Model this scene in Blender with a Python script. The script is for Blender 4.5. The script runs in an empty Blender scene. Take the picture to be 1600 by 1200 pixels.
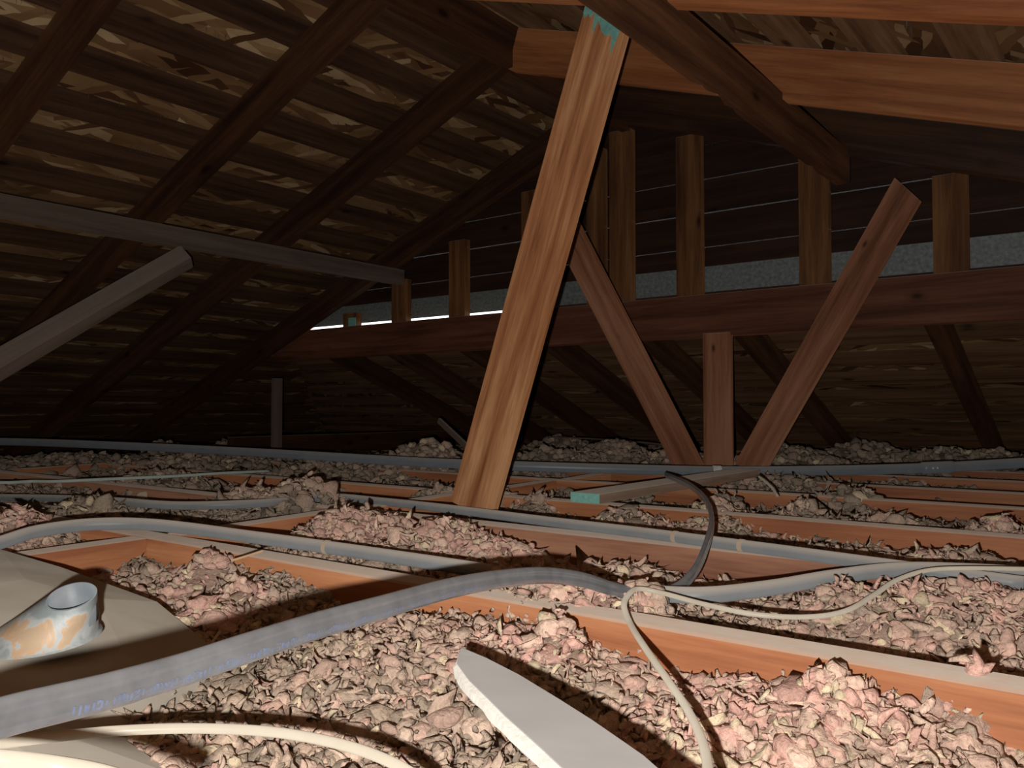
import bpy, bmesh, math, random
import numpy as np
from mathutils import Vector, Matrix, noise as mnoise

random.seed(7)
rng = np.random.default_rng(11)
SC = bpy.context.scene
COL = SC.collection

# ------------------------------------------------------------------ camera
# World: Z = 0 is the top of the ceiling joists, X runs along the joists, Y along the ridge.
CAM = Vector((0.0, 0.0, 0.20))
YAW = math.radians(37.4)
TILT = math.atan(40.0 / 1300.0)
FW = Vector((-math.sin(YAW), math.cos(YAW), 0))
RT = Vector((math.cos(YAW), math.sin(YAW), 0))
cam_d = bpy.data.cameras.new('camera')
cam_d.sensor_width = 36.0
cam_d.lens = 1300.0 / 1600.0 * 36.0
cam_d.clip_start = 0.01
cam = bpy.data.objects.new('camera', cam_d)
COL.objects.link(cam)
cam.location = CAM
cam.rotation_euler = (math.pi / 2 + TILT, 0, YAW)
SC.camera = cam

# ------------------------------------------------------------------ world, lamps, exposure
world = bpy.data.worlds.new('world')
SC.world = world
world.use_nodes = True
world.node_tree.nodes['Background'].inputs[0].default_value = (0.92, 0.97, 1.0, 1)
world.node_tree.nodes['Background'].inputs[1].default_value = 2.6

# the phone's own lamp, a little left of and below the lens
ld = bpy.data.lights.new('phone_lamp', 'POINT')
ld.energy = 1.0
ld.shadow_soft_size = 0.0035
ld.color = (1.0, 0.97, 0.92)
ld.use_nodes = True
lt = ld.node_tree
em = lt.nodes['Emission']
fo = lt.nodes.new('ShaderNodeLightFalloff')
fo.inputs['Strength'].default_value = 48.0
fo.inputs['Smooth'].default_value = 0.45
lt.links.new(fo.outputs['Quadratic'], em.inputs['Strength'])
lamp = bpy.data.objects.new('phone_lamp', ld)
COL.objects.link(lamp)
lamp.location = CAM + RT * -0.026 + Vector((0, 0, -0.027)) + FW * 0.004

SC.view_settings.view_transform = 'Standard'
SC.view_settings.look = 'None'
SC.view_settings.gamma = 1
SC.view_settings.use_curve_mapping = False
SC.view_settings.exposure = 0.0


# ------------------------------------------------------------------ measuring helpers
def ray(px, py):
    x = (px - 800) / 1300.0
    y = (600 - py) / 1300.0
    f = math.cos(TILT) - y * math.sin(TILT)
    u = y * math.cos(TILT) + math.sin(TILT)
    return FW * f + RT * x + Vector((0, 0, u)), f


def pD(px, py, D):
    r, f = ray(px, py)
    return CAM + r * (D / f)


def pZ(px, py, z):
    r, f = ray(px, py)
    return CAM + r * ((z - CAM.z) / r.z)


def pY(px, py, y):
    r, f = ray(px, py)
    return CAM + r * (y / r.y)


def pX(px, py, x):
    r, f = ray(px, py)
    return CAM + r * (x / r.x)


# ------------------------------------------------------------------ tagging helpers
def tag(o, label=None, cat=None, group=None, kind=None):
    if label: o['label'] = label
    if cat: o['category'] = cat
    if group: o['group'] = group
    if kind: o['kind'] = kind
    return o


def link(name, me, mat=None, parent=None):
    o = bpy.data.objects.new(name, me)
    if mat is not None:
        me.materials.append(mat)
    COL.objects.link(o)
    if parent is not None:
        o.parent = parent
        bpy.context.view_layer.update()
        o.matrix_parent_inverse = parent.matrix_world.inverted()
    return o


def empty(name, loc):
    o = bpy.data.objects.new(name, None)
    o.location = loc
    o.empty_display_size = 0.05
    COL.objects.link(o)
    return o


# ------------------------------------------------------------------ materials
def newmat(name):
    m = bpy.data.materials.new(name)
    m.use_nodes = True
    nt = m.node_tree
    b = nt.nodes['Principled BSDF']
    return m, nt, b


def N(nt, kind, **kw):
    n = nt.nodes.new(kind)
    for k, v in kw.items():
        setattr(n, k, v)
    return n


def ramp(nt, stops, fac):
    r = N(nt, 'ShaderNodeValToRGB')
    els = r.color_ramp.elements
    while len(els) < len(stops):
        els.new(0.5)
    for e, (p, c) in zip(els, stops):
        e.position = p
        e.color = (c[0], c[1], c[2], 1)
    nt.links.new(fac, r.inputs[0])
    return r


def objco(nt, scale, rnd=True):
    tc = N(nt, 'ShaderNodeTexCoord')
    mp = N(nt, 'ShaderNodeMapping')
    mp.inputs['Scale'].default_value = scale
    nt.links.new(tc.outputs['Object'], mp.inputs['Vector'])
    if not rnd:
        return mp.outputs[0]
    oi = N(nt, 'ShaderNodeObjectInfo')
    ml = N(nt, 'ShaderNodeMath', operation='MULTIPLY')
    ml.inputs[1].default_value = 37.0
    nt.links.new(oi.outputs['Random'], ml.inputs[0])
    ad = N(nt, 'ShaderNodeVectorMath', operation='ADD')
    cb = N(nt, 'ShaderNodeCombineXYZ')
    for i in range(3):
        nt.links.new(ml.outputs[0], cb.inputs[i])
    nt.links.new(mp.outputs[0], ad.inputs[0])
    nt.links.new(cb.outputs[0], ad.inputs[1])
    return ad.outputs[0]


def noise_n(nt, vec, scale, detail=4, rough=0.55, dist=0.0):
    n = N(nt, 'ShaderNodeTexNoise')
    n.inputs['Scale'].default_value = scale
    n.inputs['Detail'].default_value = detail
    n.inputs['Roughness'].default_value = rough
    n.inputs['Distortion'].default_value = dist
    nt.links.new(vec, n.inputs['Vector'])
    return n.outputs['Fac']


def mixc(nt, a, b, fac):
    m = N(nt, 'ShaderNodeMix', data_type='RGBA')
    if isinstance(fac, float):
        m.inputs[0].default_value = fac
    else:
        nt.links.new(fac, m.inputs[0])
    for s, v in ((6, a), (7, b)):
        if isinstance(v, tuple):
            m.inputs[s].default_value = (v[0], v[1], v[2], 1)
        else:
            nt.links.new(v, m.inputs[s])
    return m.outputs[2]


DUST = (0.52, 0.45, 0.38)


def wood(name, dark, mid, light, dust=0.9, rough=0.75, knots=True, grain=26.0, dustall=0.0, dustc=DUST, kscale=5.0):
    """timber: growth rings along the piece's own length (local X), knots, grey dust lying on faces that look up"""
    m, nt, b = newmat(name)
    v = objco(nt, (0.06, 1.0, 1.0))
    st = noise_n(nt, v, grain * 1.1, 5, 0.62, 0.35)
    wv = N(nt, 'ShaderNodeMapRange')
    wv.inputs[1].default_value = 0.3
    wv.inputs[2].default_value = 0.7
    nt.links.new(st, wv.inputs[0])
    fine = noise_n(nt, v, 240, 4, 0.65)
    big = noise_n(nt, objco(nt, (0.9, 3.0, 3.0)), 2.2, 3)
    ad = N(nt, 'ShaderNodeMath', operation='MULTIPLY_ADD')
    ad.inputs[1].default_value = 0.45
    nt.links.new(wv.outputs[0], ad.inputs[0])
    m2 = N(nt, 'ShaderNodeMath', operation='MULTIPLY')
    m2.inputs[1].default_value = 0.30
    nt.links.new(fine, m2.inputs[0])
    nt.links.new(m2.outputs[0], ad.inputs[2])
    a3 = N(nt, 'ShaderNodeMath', operation='MULTIPLY_ADD')
    a3.inputs[1].default_value = 0.45
    nt.links.new(big, a3.inputs[0])
    nt.links.new(ad.outputs[0], a3.inputs[2])
    col = ramp(nt, [(0.36, dark), (0.56, mid), (0.80, light)], a3.outputs[0]).outputs[0]
    if knots:
        vo = N(nt, 'ShaderNodeTexVoronoi')
        vo.inputs['Scale'].default_value = kscale
        nt.links.new(objco(nt, (0.8, 1.6, 1.6)), vo.inputs['Vector'])
        kr = ramp(nt, [(0.05, (0.85, 0.85, 0.85)), (0.10, (0.25, 0.25, 0.25)), (0.16, (0, 0, 0))], vo.outputs['Distance'])
        col = mixc(nt, col, (dark[0] * 0.35, dark[1] * 0.3, dark[2] * 0.3), kr.outputs[0])
    if dust > 0:
        g = N(nt, 'ShaderNodeNewGeometry')
        sp = N(nt, 'ShaderNodeSeparateXYZ')
        nt.links.new(g.outputs['Normal'], sp.inputs[0])
        mr = N(nt, 'ShaderNodeMapRange')
        mr.inputs[1].default_value = 0.35
        mr.inputs[2].default_value = 0.85
        mr.inputs[4].default_value = dust
        mr.inputs[3].default_value = dustall
        nt.links.new(sp.outputs[2], mr.inputs[0])
        dn = ramp(nt, [(0.25, (0.8, 0.8, 0.8)), (0.7, (1, 1, 1))], noise_n(nt, objco(nt, (1, 1, 1)), 60, 4))
        mu = N(nt, 'ShaderNodeMath', operation='MULTIPLY')
        nt.links.new(mr.outputs[0], mu.inputs[0])
        nt.links.new(dn.outputs[0], mu.inputs[1])
        col = mixc(nt, col, dustc, mu.outputs[0])
    nt.links.new(col, b.inputs['Base Color'])
    b.inputs['Roughness'].default_value = rough
    b.inputs['Specular IOR Level'].default_value = 0.25
    b.inputs['Diffuse Roughness'].default_value = 1.0
    bp = N(nt, 'ShaderNodeBump')
    bp.inputs['Strength'].default_value = 0.35
    bp.inputs['Distance'].default_value = 0.002
    nt.links.new(a3.outputs[0], bp.inputs['Height'])
    nt.links.new(bp.outputs[0], b.inputs['Normal'])
    return m


def plain(name, c1, c2, rough=0.6, scale=20, metallic=0.0, spec=0.4, bump=0.15, dust=0.0, detail=4, coat=0.0):
    m, nt, b = newmat(name)
    b.inputs['Diffuse Roughness'].default_value = 0.7
    v = objco(nt, (1, 1, 1))
    nf = noise_n(nt, v, scale, detail)
    col = ramp(nt, [(0.3, c1), (0.7, c2)], nf).outputs[0]
    if dust > 0:
        g = N(nt, 'ShaderNodeNewGeometry')
        sp = N(nt, 'ShaderNodeSeparateXYZ')
        nt.links.new(g.outputs['Normal'], sp.inputs[0])
        mr = N(nt, 'ShaderNodeMapRange')
        mr.inputs[1].default_value = 0.05
        mr.inputs[2].default_value = 0.8
        mr.inputs[4].default_value = dust
        nt.links.new(sp.outputs[2], mr.inputs[0])
        col = mixc(nt, col, DUST, mr.outputs[0])
        rr = N(nt, 'ShaderNodeMapRange')
        rr.inputs[3].default_value = rough
        rr.inputs[4].default_value = 0.9
        nt.links.new(mr.outputs[0], rr.inputs[0])
        nt.links.new(rr.outputs[0], b.inputs['Roughness'])
    else:
        b.inputs['Roughness'].default_value = rough
    nt.links.new(col, b.inputs['Base Color'])
    b.inputs['Metallic'].default_value = metallic
    b.inputs['Specular IOR Level'].default_value = spec
    b.inputs['Coat Weight'].default_value = coat
    bp = N(nt, 'ShaderNodeBump')
    bp.inputs['Strength'].default_value = bump
    bp.inputs['Distance'].default_value = 0.002
    nt.links.new(nf, bp.inputs['Height'])
    nt.links.new(bp.outputs[0], b.inputs['Normal'])
    return m


def osb_mat(turn=0.0):
    """strand board: three layers of long flakes lying in different directions"""
    m, nt, b = newmat('strand_board')
    cols = []
    tc = N(nt, 'ShaderNodeTexCoord')
    wob = N(nt, 'ShaderNodeTexNoise')
    wob.inputs['Scale'].default_value = 9
    nt.links.new(tc.outputs['Object'], wob.inputs['Vector'])
    for k, (ang, sx, sy) in enumerate(((6, 5.5, 36), (-16, 7, 44), (42, 8, 40))):
        mp = N(nt, 'ShaderNodeMapping')
        vr = N(nt, 'ShaderNodeVectorRotate', rotation_type='Z_AXIS')
        vr.inputs['Angle'].default_value = math.radians(ang + turn)
        mp.inputs['Scale'].default_value = (sx, sy, 1.0)
        mp.inputs['Location'].default_value = (k * 3.3, k * 1.7, 0)
        av = N(nt, 'ShaderNodeVectorMath', operation='MULTIPLY_ADD')
        av.inputs[1].default_value = (0.03, 0.03, 0.0)
        nt.links.new(wob.outputs['Color'], av.inputs[0])
        nt.links.new(tc.outputs['Object'], av.inputs[2])
        nt.links.new(av.outputs[0], vr.inputs['Vector'])
        nt.links.new(vr.outputs[0], mp.inputs['Vector'])
        vo = N(nt, 'ShaderNodeTexVoronoi', voronoi_dimensions='2D')
        vo.inputs['Scale'].default_value = 1.0
        nt.links.new(mp.outputs[0], vo.inputs['Vector'])
        cols.append(vo)
    sep = [N(nt, 'ShaderNodeSeparateColor') for _ in cols]
    for s, vo in zip(sep, cols):
        nt.links.new(vo.outputs['Color'], s.inputs[0])
    stops = [(0.0, (0.12, 0.05, 0.022)), (0.25, (0.30, 0.155, 0.070)), (0.6, (0.42, 0.235, 0.108)),
             (0.85, (0.54, 0.325, 0.155)), (0.96, (0.80, 0.56, 0.32))]
    a = ramp(nt, stops, sep[0].outputs[0]).outputs[0]
    bb = ramp(nt, stops, sep[1].outputs[1]).outputs[0]
    c = ramp(nt, stops, sep[2].outputs[2]).outputs[0]
    gt = N(nt, 'ShaderNodeMath', operation='GREATER_THAN')
    gt.inputs[1].default_value = 0.55
    nt.links.new(sep[1].outputs[0], gt.inputs[0])
    gt2 = N(nt, 'ShaderNodeMath', operation='GREATER_THAN')
    gt2.inputs[1].default_value = 0.78
    nt.links.new(sep[2].outputs[0], gt2.inputs[0])
    col = mixc(nt, a, bb, gt.outputs[0])
    col = mixc(nt, col, c, gt2.outputs[0])
    pat = ramp(nt, [(0.3, (0.55, 0.5, 0.45)), (0.65, (1, 1, 1))], noise_n(nt, tc.outputs['Object'], 3.5, 5))
    mm = N(nt, 'ShaderNodeMix', data_type='RGBA', blend_type='MULTIPLY')
    mm.inputs[0].default_value = 1.0
    nt.links.new(col, mm.inputs[6])
    nt.links.new(pat.outputs[0], mm.inputs[7])
    nt.links.new(mm.outputs[2], b.inputs['Base Color'])
    b.inputs['Roughness'].default_value = 0.8
    b.inputs['Specular IOR Level'].default_value = 0.2
    bp = N(nt, 'ShaderNodeBump')
    bp.inputs['Strength'].default_value = 0.6
    bp.inputs['Distance'].default_value = 0.004
    nt.links.new(sep[1].outputs[0], bp.inputs['Height'])
    nt.links.new(bp.outputs[0], b.inputs['Normal'])
    return m


def insulation_mat():
    m, nt, b = newmat('blown_fibre')
    at = N(nt, 'ShaderNodeAttribute', attribute_name='Col')
    tc = N(nt, 'ShaderNodeTexCoord')
    nf = noise_n(nt, tc.outputs['Object'], 260, 5, 0.7, 0.6)
    sh = ramp(nt, [(0.25, (0.62, 0.60, 0.58)), (0.6, (1.0, 1.0, 1.0)), (0.8, (1.12, 1.1, 1.08))], nf)
    mm = N(nt, 'ShaderNodeMix', data_type='RGBA', blend_type='MULTIPLY')
    mm.inputs[0].default_value = 1.0
    nt.links.new(at.outputs['Color'], mm.inputs[6])
    nt.links.new(sh.outputs[0], mm.inputs[7])
    nt.links.new(mm.outputs[2], b.inputs['Base Color'])
    b.inputs['Roughness'].default_value = 0.95
    b.inputs['Specular IOR Level'].default_value = 0.05
    b.inputs['Diffuse Roughness'].default_value = 0.4
    bp = N(nt, 'ShaderNodeBump')
    bp.inputs['Strength'].default_value = 0.9
    bp.inputs['Distance'].default_value = 0.006
    nf2 = noise_n(nt, tc.outputs['Object'], 170, 5, 0.65, 0.8)
    nt.links.new(nf2, bp.inputs['Height'])
    nt.links.new(bp.outputs[0], b.inputs['Normal'])
    return m


def painted_collar_mat():
    m, nt, b = newmat('flaking_paint')
    v = objco(nt, (1, 1, 1), False)
    f = noise_n(nt, v, 46, 4, 0.55, 0.6)
    tc = N(nt, 'ShaderNodeTexCoord')
    sp = N(nt, 'ShaderNodeSeparateXYZ')
    nt.links.new(tc.outputs['Object'], sp.inputs[0])
    mr = N(nt, 'ShaderNodeMapRange')
    mr.inputs[1].default_value = 0.020
    mr.inputs[2].default_value = 0.034
    mr.inputs[3].default_value = 0.0
    mr.inputs[4].default_value = -0.4
    nt.links.new(sp.outputs[2], mr.inputs[0])
    ad = N(nt, 'ShaderNodeMath', operation='ADD')
    nt.links.new(f, ad.inputs[0])
    nt.links.new(mr.outputs[0], ad.inputs[1])
    col = ramp(nt, [(0.0, (0.24, 0.27, 0.27)), (0.36, (0.29, 0.335, 0.345)), (0.46, (0.42, 0.45, 0.45)), (0.53, (0.47, 0.50, 0.5)),
                    (0.54, (0.60, 0.40, 0.25)), (0.62, (0.50, 0.37, 0.25))], ad.outputs[0])
    nt.links.new(col.outputs[0], b.inputs['Base Color'])
    b.inputs['Roughness'].default_value = 0.55
    bp = N(nt, 'ShaderNodeBump')
    bp.inputs['Strength'].default_value = 0.4
    bp.inputs['Distance'].default_value = 0.001
    nt.links.new(f, bp.inputs['Height'])
    nt.links.new(bp.outputs[0], b.inputs['Normal'])
    return m


M = {}
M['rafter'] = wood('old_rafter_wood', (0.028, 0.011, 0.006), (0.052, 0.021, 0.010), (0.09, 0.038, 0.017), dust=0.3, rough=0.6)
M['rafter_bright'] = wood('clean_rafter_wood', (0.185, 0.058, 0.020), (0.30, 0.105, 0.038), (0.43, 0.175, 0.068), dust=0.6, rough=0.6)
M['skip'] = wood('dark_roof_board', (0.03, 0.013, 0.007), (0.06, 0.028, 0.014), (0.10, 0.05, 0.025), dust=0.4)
M['joist'] = wood('orange_joist_wood', (0.29, 0.10, 0.045), (0.44, 0.175, 0.08), (0.58, 0.27, 0.13), dust=0.97, rough=0.65, knots=False, grain=16)
M['joist_brown'] = wood('brown_joist_wood', (0.24, 0.10, 0.06), (0.37, 0.18, 0.11), (0.48, 0.25, 0.15), dust=0.97, rough=0.7, grain=20)
M['brace'] = wood('golden_brace_wood', (0.19, 0.062, 0.023), (0.355, 0.15, 0.062), (0.56, 0.30, 0.145), dust=0.3, grain=30)
M['strut'] = wood('reddish_strut_wood', (0.21, 0.08, 0.038), (0.37, 0.155, 0.08), (0.52, 0.26, 0.15), dust=0.8, kscale=9.5)
M['beam'] = wood('red_brown_beam_wood', (0.08, 0.026, 0.014), (0.15, 0.054, 0.028), (0.24, 0.095, 0.052), dust=0.6)
M['stud'] = wood('brown_stud_wood', (0.085, 0.032, 0.012), (0.18, 0.075, 0.028), (0.31, 0.145, 0.055), dust=0.5)
M['dusty'] = wood('dusty_lath_wood', (0.10, 0.065, 0.048), (0.145, 0.10, 0.078), (0.19, 0.135, 0.105), dust=0.25, knots=False)
M['loose'] = wood('loose_board_wood', (0.20, 0.12, 0.08), (0.28, 0.19, 0.14), (0.36, 0.26, 0.20), dust=0.8)
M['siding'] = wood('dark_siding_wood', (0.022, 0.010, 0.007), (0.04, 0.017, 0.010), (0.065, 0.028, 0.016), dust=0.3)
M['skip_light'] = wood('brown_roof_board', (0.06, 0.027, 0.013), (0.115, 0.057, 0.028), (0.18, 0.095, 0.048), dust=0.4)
M['osb'] = osb_mat(90)
M['osb_back'] = osb_mat(0)
M['fibre'] = insulation_mat()
M['conduit'] = plain('grey_conduit_paint', (0.23, 0.255, 0.29), (0.27, 0.295, 0.33), rough=0.38, spec=0.5, dust=0.35, bump=0.05)
M['tube'] = plain('dusty_tube_grey', (0.22, 0.235, 0.245), (0.27, 0.285, 0.295), rough=0.45, dust=0.65, bump=0.1)
M['cable_grey'] = plain('grey_cable_sheath', (0.11, 0.115, 0.125), (0.16, 0.166, 0.178), rough=0.3, spec=0.8, scale=60, bump=0.10, dust=0.06, coat=0.8)
M['print_blue'] = plain('faded_blue_print', (0.11, 0.135, 0.21), (0.15, 0.18, 0.27), rough=0.4, scale=300)
M['cable_white'] = plain('cream_cable_sheath', (0.50, 0.45, 0.36), (0.60, 0.55, 0.46), rough=0.4, bump=0.1, dust=0.15)
M['cable_mint'] = plain('pale_mint_sheath', (0.50, 0.60, 0.54), (0.62, 0.72, 0.66), rough=0.6, dust=0.15)
M['tape'] = plain('tan_tape', (0.42, 0.33, 0.24), (0.52, 0.42, 0.32), rough=0.8)
M['steel'] = plain('bright_steel', (0.72, 0.72, 0.68), (0.92, 0.92, 0.88), rough=0.35, metallic=0.2)
M['galv'] = plain('galvanised_sheet', (0.17, 0.19, 0.19), (0.34, 0.37, 0.36), rough=0.6, scale=90, metallic=0.15, detail=6, spec=0.5)
M['mint'] = plain('mint_end_paint', (0.22, 0.52, 0.46), (0.36, 0.68, 0.60), rough=0.8, scale=120)
M['hood'] = plain('dusty_sheet_metal', (0.34, 0.295, 0.245), (0.43, 0.395, 0.33), rough=0.75, scale=9, bump=0.2)
M['collar'] = painted_collar_mat()
M['board_face'] = plain('grey_plasterboard_paper', (0.33, 0.315, 0.305), (0.375, 0.36, 0.35), rough=0.85, scale=14, bump=0.12)
M['board_core'] = plain('white_gypsum', (0.62, 0.59, 0.54), (0.75, 0.72, 0.66), rough=0.9, scale=200, bump=0.6)
M['black'] = plain('dark_metal_nail', (0.06, 0.045, 0.04), (0.16, 0.12, 0.09), rough=0.6)
M['gyp'] = plain('ceiling_plasterboard_back', (0.25, 0.23, 0.2), (0.32, 0.3, 0.27), rough=0.9)
M['wallwood'] = plain('dark_wall_planks', (0.06, 0.03, 0.018), (0.10, 0.055, 0.03), rough=0.9)
M['straw'] = plain('wood_splinter', (0.50, 0.33, 0.18), (0.62, 0.44, 0.26), rough=0.8)


# ------------------------------------------------------------------ timber
def box_mesh(L, W, T, bevel=0.0015, cutx=0.0, cut0=0.0, cut1=0.0):
    """length along X, centred. cut0 / cut1 skew the two ends (offset in X of +Y side)"""
    bm = bmesh.new()
    bmesh.ops.create_cube(bm, size=1.0)
    for v in bm.verts:
        v.co = Vector((v.co.x * L, v.co.y * W, v.co.z * T))
        if v.co.x < 0:
            v.co.x += cut0 * (1 if v.co.y > 0 else -1) * 0.5
        else:
            v.co.x += cut1 * (1 if v.co.y > 0 else -1) * 0.5
    if bevel:
        bmesh.ops.bevel(bm, geom=list(bm.edges), offset=bevel, segments=1, affect='EDGES')
    me = bpy.data.meshes.new('timber')
    bm.to_mesh(me)
    bm.free()
    return me


def timber(name, p0, p1, W, T, facen, mat, parent=None, cut0=0.0, cut1=0.0, bevel=0.0015):
    """W = width across the wide face (local Y), T = thickness along facen (local Z)"""
    p0, p1 = Vector(p0), Vector(p1)
    x = (p1 - p0)
    L = x.length
    x.normalize()
    z = Vector(facen)
    z = (z - x * z.dot(x)).normalized()
    y = z.cross(x)
    o = link(name, box_mesh(L, W, T, bevel, 0, cut0, cut1), mat, None)
    mw = Matrix((x, y, z)).transposed().to_4x4()
    mw.translation = (p0 + p1) / 2
    if parent is not None:
        o.parent = parent
        bpy.context.view_layer.update()
        o.matrix_parent_inverse = parent.matrix_world.inverted()
    o.matrix_world = mw
    return o


# ------------------------------------------------------------------ roof planes (structure)
# ridge: x = XR; underside of ridge board z = ZR
XR, ZR = -1.475, 1.20
SL, SR, SB = 0.39, 0.34, 0.38
ZB0 = 0.44          # slopes of left, right, back planes
DL, DR, DB = 0.105, 0.125, 0.095        # vertical depth of the rafters
YG = 2.655                             # gable wall
YF = -1.6                              # wall behind the camera
XRW = 2.6


def zl(x):   # underside of left rafters
    return ZR + SL * (x - XR)


def zr_(x):
    return ZR - SR * (x - XR)


def zb(y):
    return ZB0 - SB * (y - 2.64)


BT = 0.019


def quad_obj(name, pts, mat, parent=None, thick=0.012):
    """a sheet with real thickness; local XY lies in the sheet"""
    pts = [Vector(p) for p in pts]
    o0 = pts[0]
    x = (pts[1] - pts[0]).normalized()
    n = (pts[1] - pts[0]).cross(pts[2] - pts[0]).normalized()
    if n.z < 0:
        n = -n
    y = n.cross(x)
    bm = bmesh.new()
    lo = [bm.verts.new(((p - o0).dot(x), (p - o0).dot(y), 0)) for p in pts]
    f = bm.faces.new(lo)
    r = bmesh.ops.extrude_face_region(bm, geom=[f])
    for v in r['geom']:
        if isinstance(v, bmesh.types.BMVert):
            v.co.z += thick
    bmesh.ops.recalc_face_normals(bm, faces=bm.faces)
    me = bpy.data.meshes.new(name)
    bm.to_mesh(me)
    bm.free()
    o = link(name, me, mat)
    mw = Matrix((x, y, n)).transposed().to_4x4()
    mw.translation = o0
    if parent is not None:
        o.parent = parent
        bpy.context.view_layer.update()
        o.matrix_parent_inverse = parent.matrix_world.inverted()
    o.matrix_world = mw
    return o


def osb_z_left(x): return zl(x) + DL + BT + 0.001
def osb_z_right(x): return zr_(x) + DR + BT + 0.001
def osb_z_back(y): return zb(y) + DB + BT + 0.001


ZF = -0.17                                   # underside of everything
xe = XR - (ZR + DL - ZF) / SL                # left eave
yb = 2.64 + (ZB0 + DB - ZF) / SB           # back eave
# hip line between left and back planes
def hip_y(x): return 2.64 + (ZB0 + DB - (zl(x) + DL)) / SB
xh = XR - (ZR + DL - (ZB0 + DB)) / SL      # where the left plane meets back plane at the gable

ceil_l = quad_obj('ceiling', [(xe, YF, osb_z_left(xe)), (XR + .07, YF, osb_z_left(XR + .07)), (XR + .07, YG + 0.04, osb_z_left(XR + .07)),
                              (xh, YG + 0.04, osb_z_left(xh)), (xe, hip_y(xe), osb_z_left(xe))], M['osb'])
tag(ceil_l, kind='structure', label='left roof slope of strand board over dark spaced boards')
ceil_r = quad_obj('ceiling', [(XR - .07, YF, osb_z_right(XR - .07)), (XRW, YF, osb_z_right(XRW)), (XRW, YG + 0.04, osb_z_right(XRW)),
                              (XR - .07, YG + 0.04, osb_z_right(XR - .07))], M['osb'])
tag(ceil_r, kind='structure', label='right roof slope of strand board overhead at top right')
ceil_b = quad_obj('ceiling', [(xh, YG - 0.02, osb_z_back(YG - 0.02)), (XRW, YG - 0.02, osb_z_back(YG - 0.02)), (XRW, yb, osb_z_back(yb)),
                              (xe, hip_y(xe), osb_z_back(hip_y(xe)))], M['osb_back'])
tag(ceil_b, kind='structure', label='low back roof slope beyond the header beam')

# spaced boards (skip sheathing), each one a part of its roof slope
pref = pD(562, 30, 2.19)
bx = -1.62
k = 0
nrm_l = Vector((SL, 0, -1)).normalized()
while bx > xe + 0.12:
    y1 = YG - 0.006 if zl(bx) > 0.50 - DL else min(hip_y(bx) - 0.05, 5.2)
    zc = zl(bx) + DL + BT / 2
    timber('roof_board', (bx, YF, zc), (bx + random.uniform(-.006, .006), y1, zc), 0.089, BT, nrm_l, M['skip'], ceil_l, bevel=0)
    bx -= 0.160 + random.uniform(-0.004, 0.004)
nrm_r = Vector((-SR, 0, -1)).normalized()
bx = XR + 0.10
while bx < XRW - 0.1:
    zc = zr_(bx) + DR + BT / 2
    timber('roof_board', (bx, YF, zc), (bx, YG - 0.006, zc), 0.089, BT, nrm_r, M['skip_light'], ceil_r, bevel=0)
    bx += 0.185
nrm_b = Vector((0, -SB, -1)).normalized()
by = YG + 0.09
while by < yb - 0.12:
    # x where the hip is at this y
    zz = zb(by) + DB
    x0 = XR - (ZR + DL - zz) / SL + 0.05
    zc = zz + BT / 2
    timber('roof_board', (x0, by, zc), (XRW, by, zc), 0.085, BT, nrm_b, M['skip_light'], ceil_b, bevel=0)
    by += 0.165

# floor (back of the ceiling below) and the closing walls
floor = quad_obj('floor', [(xe - 0.1, YF - 0.1, ZF - 0.02), (XRW + 0.1, YF - 0.1, ZF - 0.02), (XRW + 0.1, yb + 0.1, ZF - 0.02),
                           (xe - 0.1, yb + 0.1, ZF - 0.02)], M['gyp'], thick=0.02)
tag(floor, kind='structure')
wf = timber('wall_front', (xe - .1, YF - 0.01, 0.7), (XRW + .1, YF - 0.01, 0.7), 1.8, 0.02, (0, -1, 0), M['wallwood'], bevel=0)
tag(wf, kind='structure')
wr = timber('wall_right', (XRW + 0.01, YF - .1, 0.7), (XRW + 0.01, yb + .1, 0.7), 1.8, 0.02, (1, 0, 0), M['wallwood'], bevel=0)
tag(wr, kind='structure')
wl = timber('wall_left', (xe + 0.01, YF - .1, 0.0), (xe + 0.01, yb + .1, 0.0), 0.5, 0.02, (1, 0, 0), M['wallwood'], bevel=0)
tag(wl, kind='structure')

# gable wall: horizontal planks on the outside of the studs, thin daylight slits between
wback = empty('wall_back', (0, YG + 0.012, 0.58))
tag(wback, kind='structure')
ze = [0.694]
z0 = 0.694
planks = [(0.684, 0.755), (0.758, 0.8725), (0.8765, 0.990), (0.9935, 1.109), (1.1105, 1.226), (1.2275, 1.40)]
for a, b_ in planks:
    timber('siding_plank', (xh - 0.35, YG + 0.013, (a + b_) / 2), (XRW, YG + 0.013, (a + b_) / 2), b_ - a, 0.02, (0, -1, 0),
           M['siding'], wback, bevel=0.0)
# galvanised strip low on the gable, daylight shows under its left end
fl = timber('metal_flashing', (xh - 0.35, YG - 0.002, 0.648), (XRW, YG - 0.002, 0.640), 0.088, 0.0015, (0, -1, 0.05), M['galv'], bevel=0)
tag(fl, 'long strip of galvanised grey sheet metal behind the studs above the header beam', 'flashing')
bt = timber('closing_batten', (-2.02, YG + 0.03, 0.59), (XRW, YG + 0.03, 0.59), 0.09, 0.02, (0, -1, 0), M['siding'], bevel=0)
tag(bt, 'dark batten closing the gap under the grey metal strip', 'batten')

# ------------------------------------------------------------------ ridge, rafters, purlins
o = timber('ridge_board', (XR, YF, ZR + 0.065), (XR, YG - 0.02, ZR + 0.065), 0.13, 0.036, (1, 0, 0), M['rafter'])
tag(o, 'dark ridge board running to the gable wall at top centre', 'ridge board')

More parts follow.
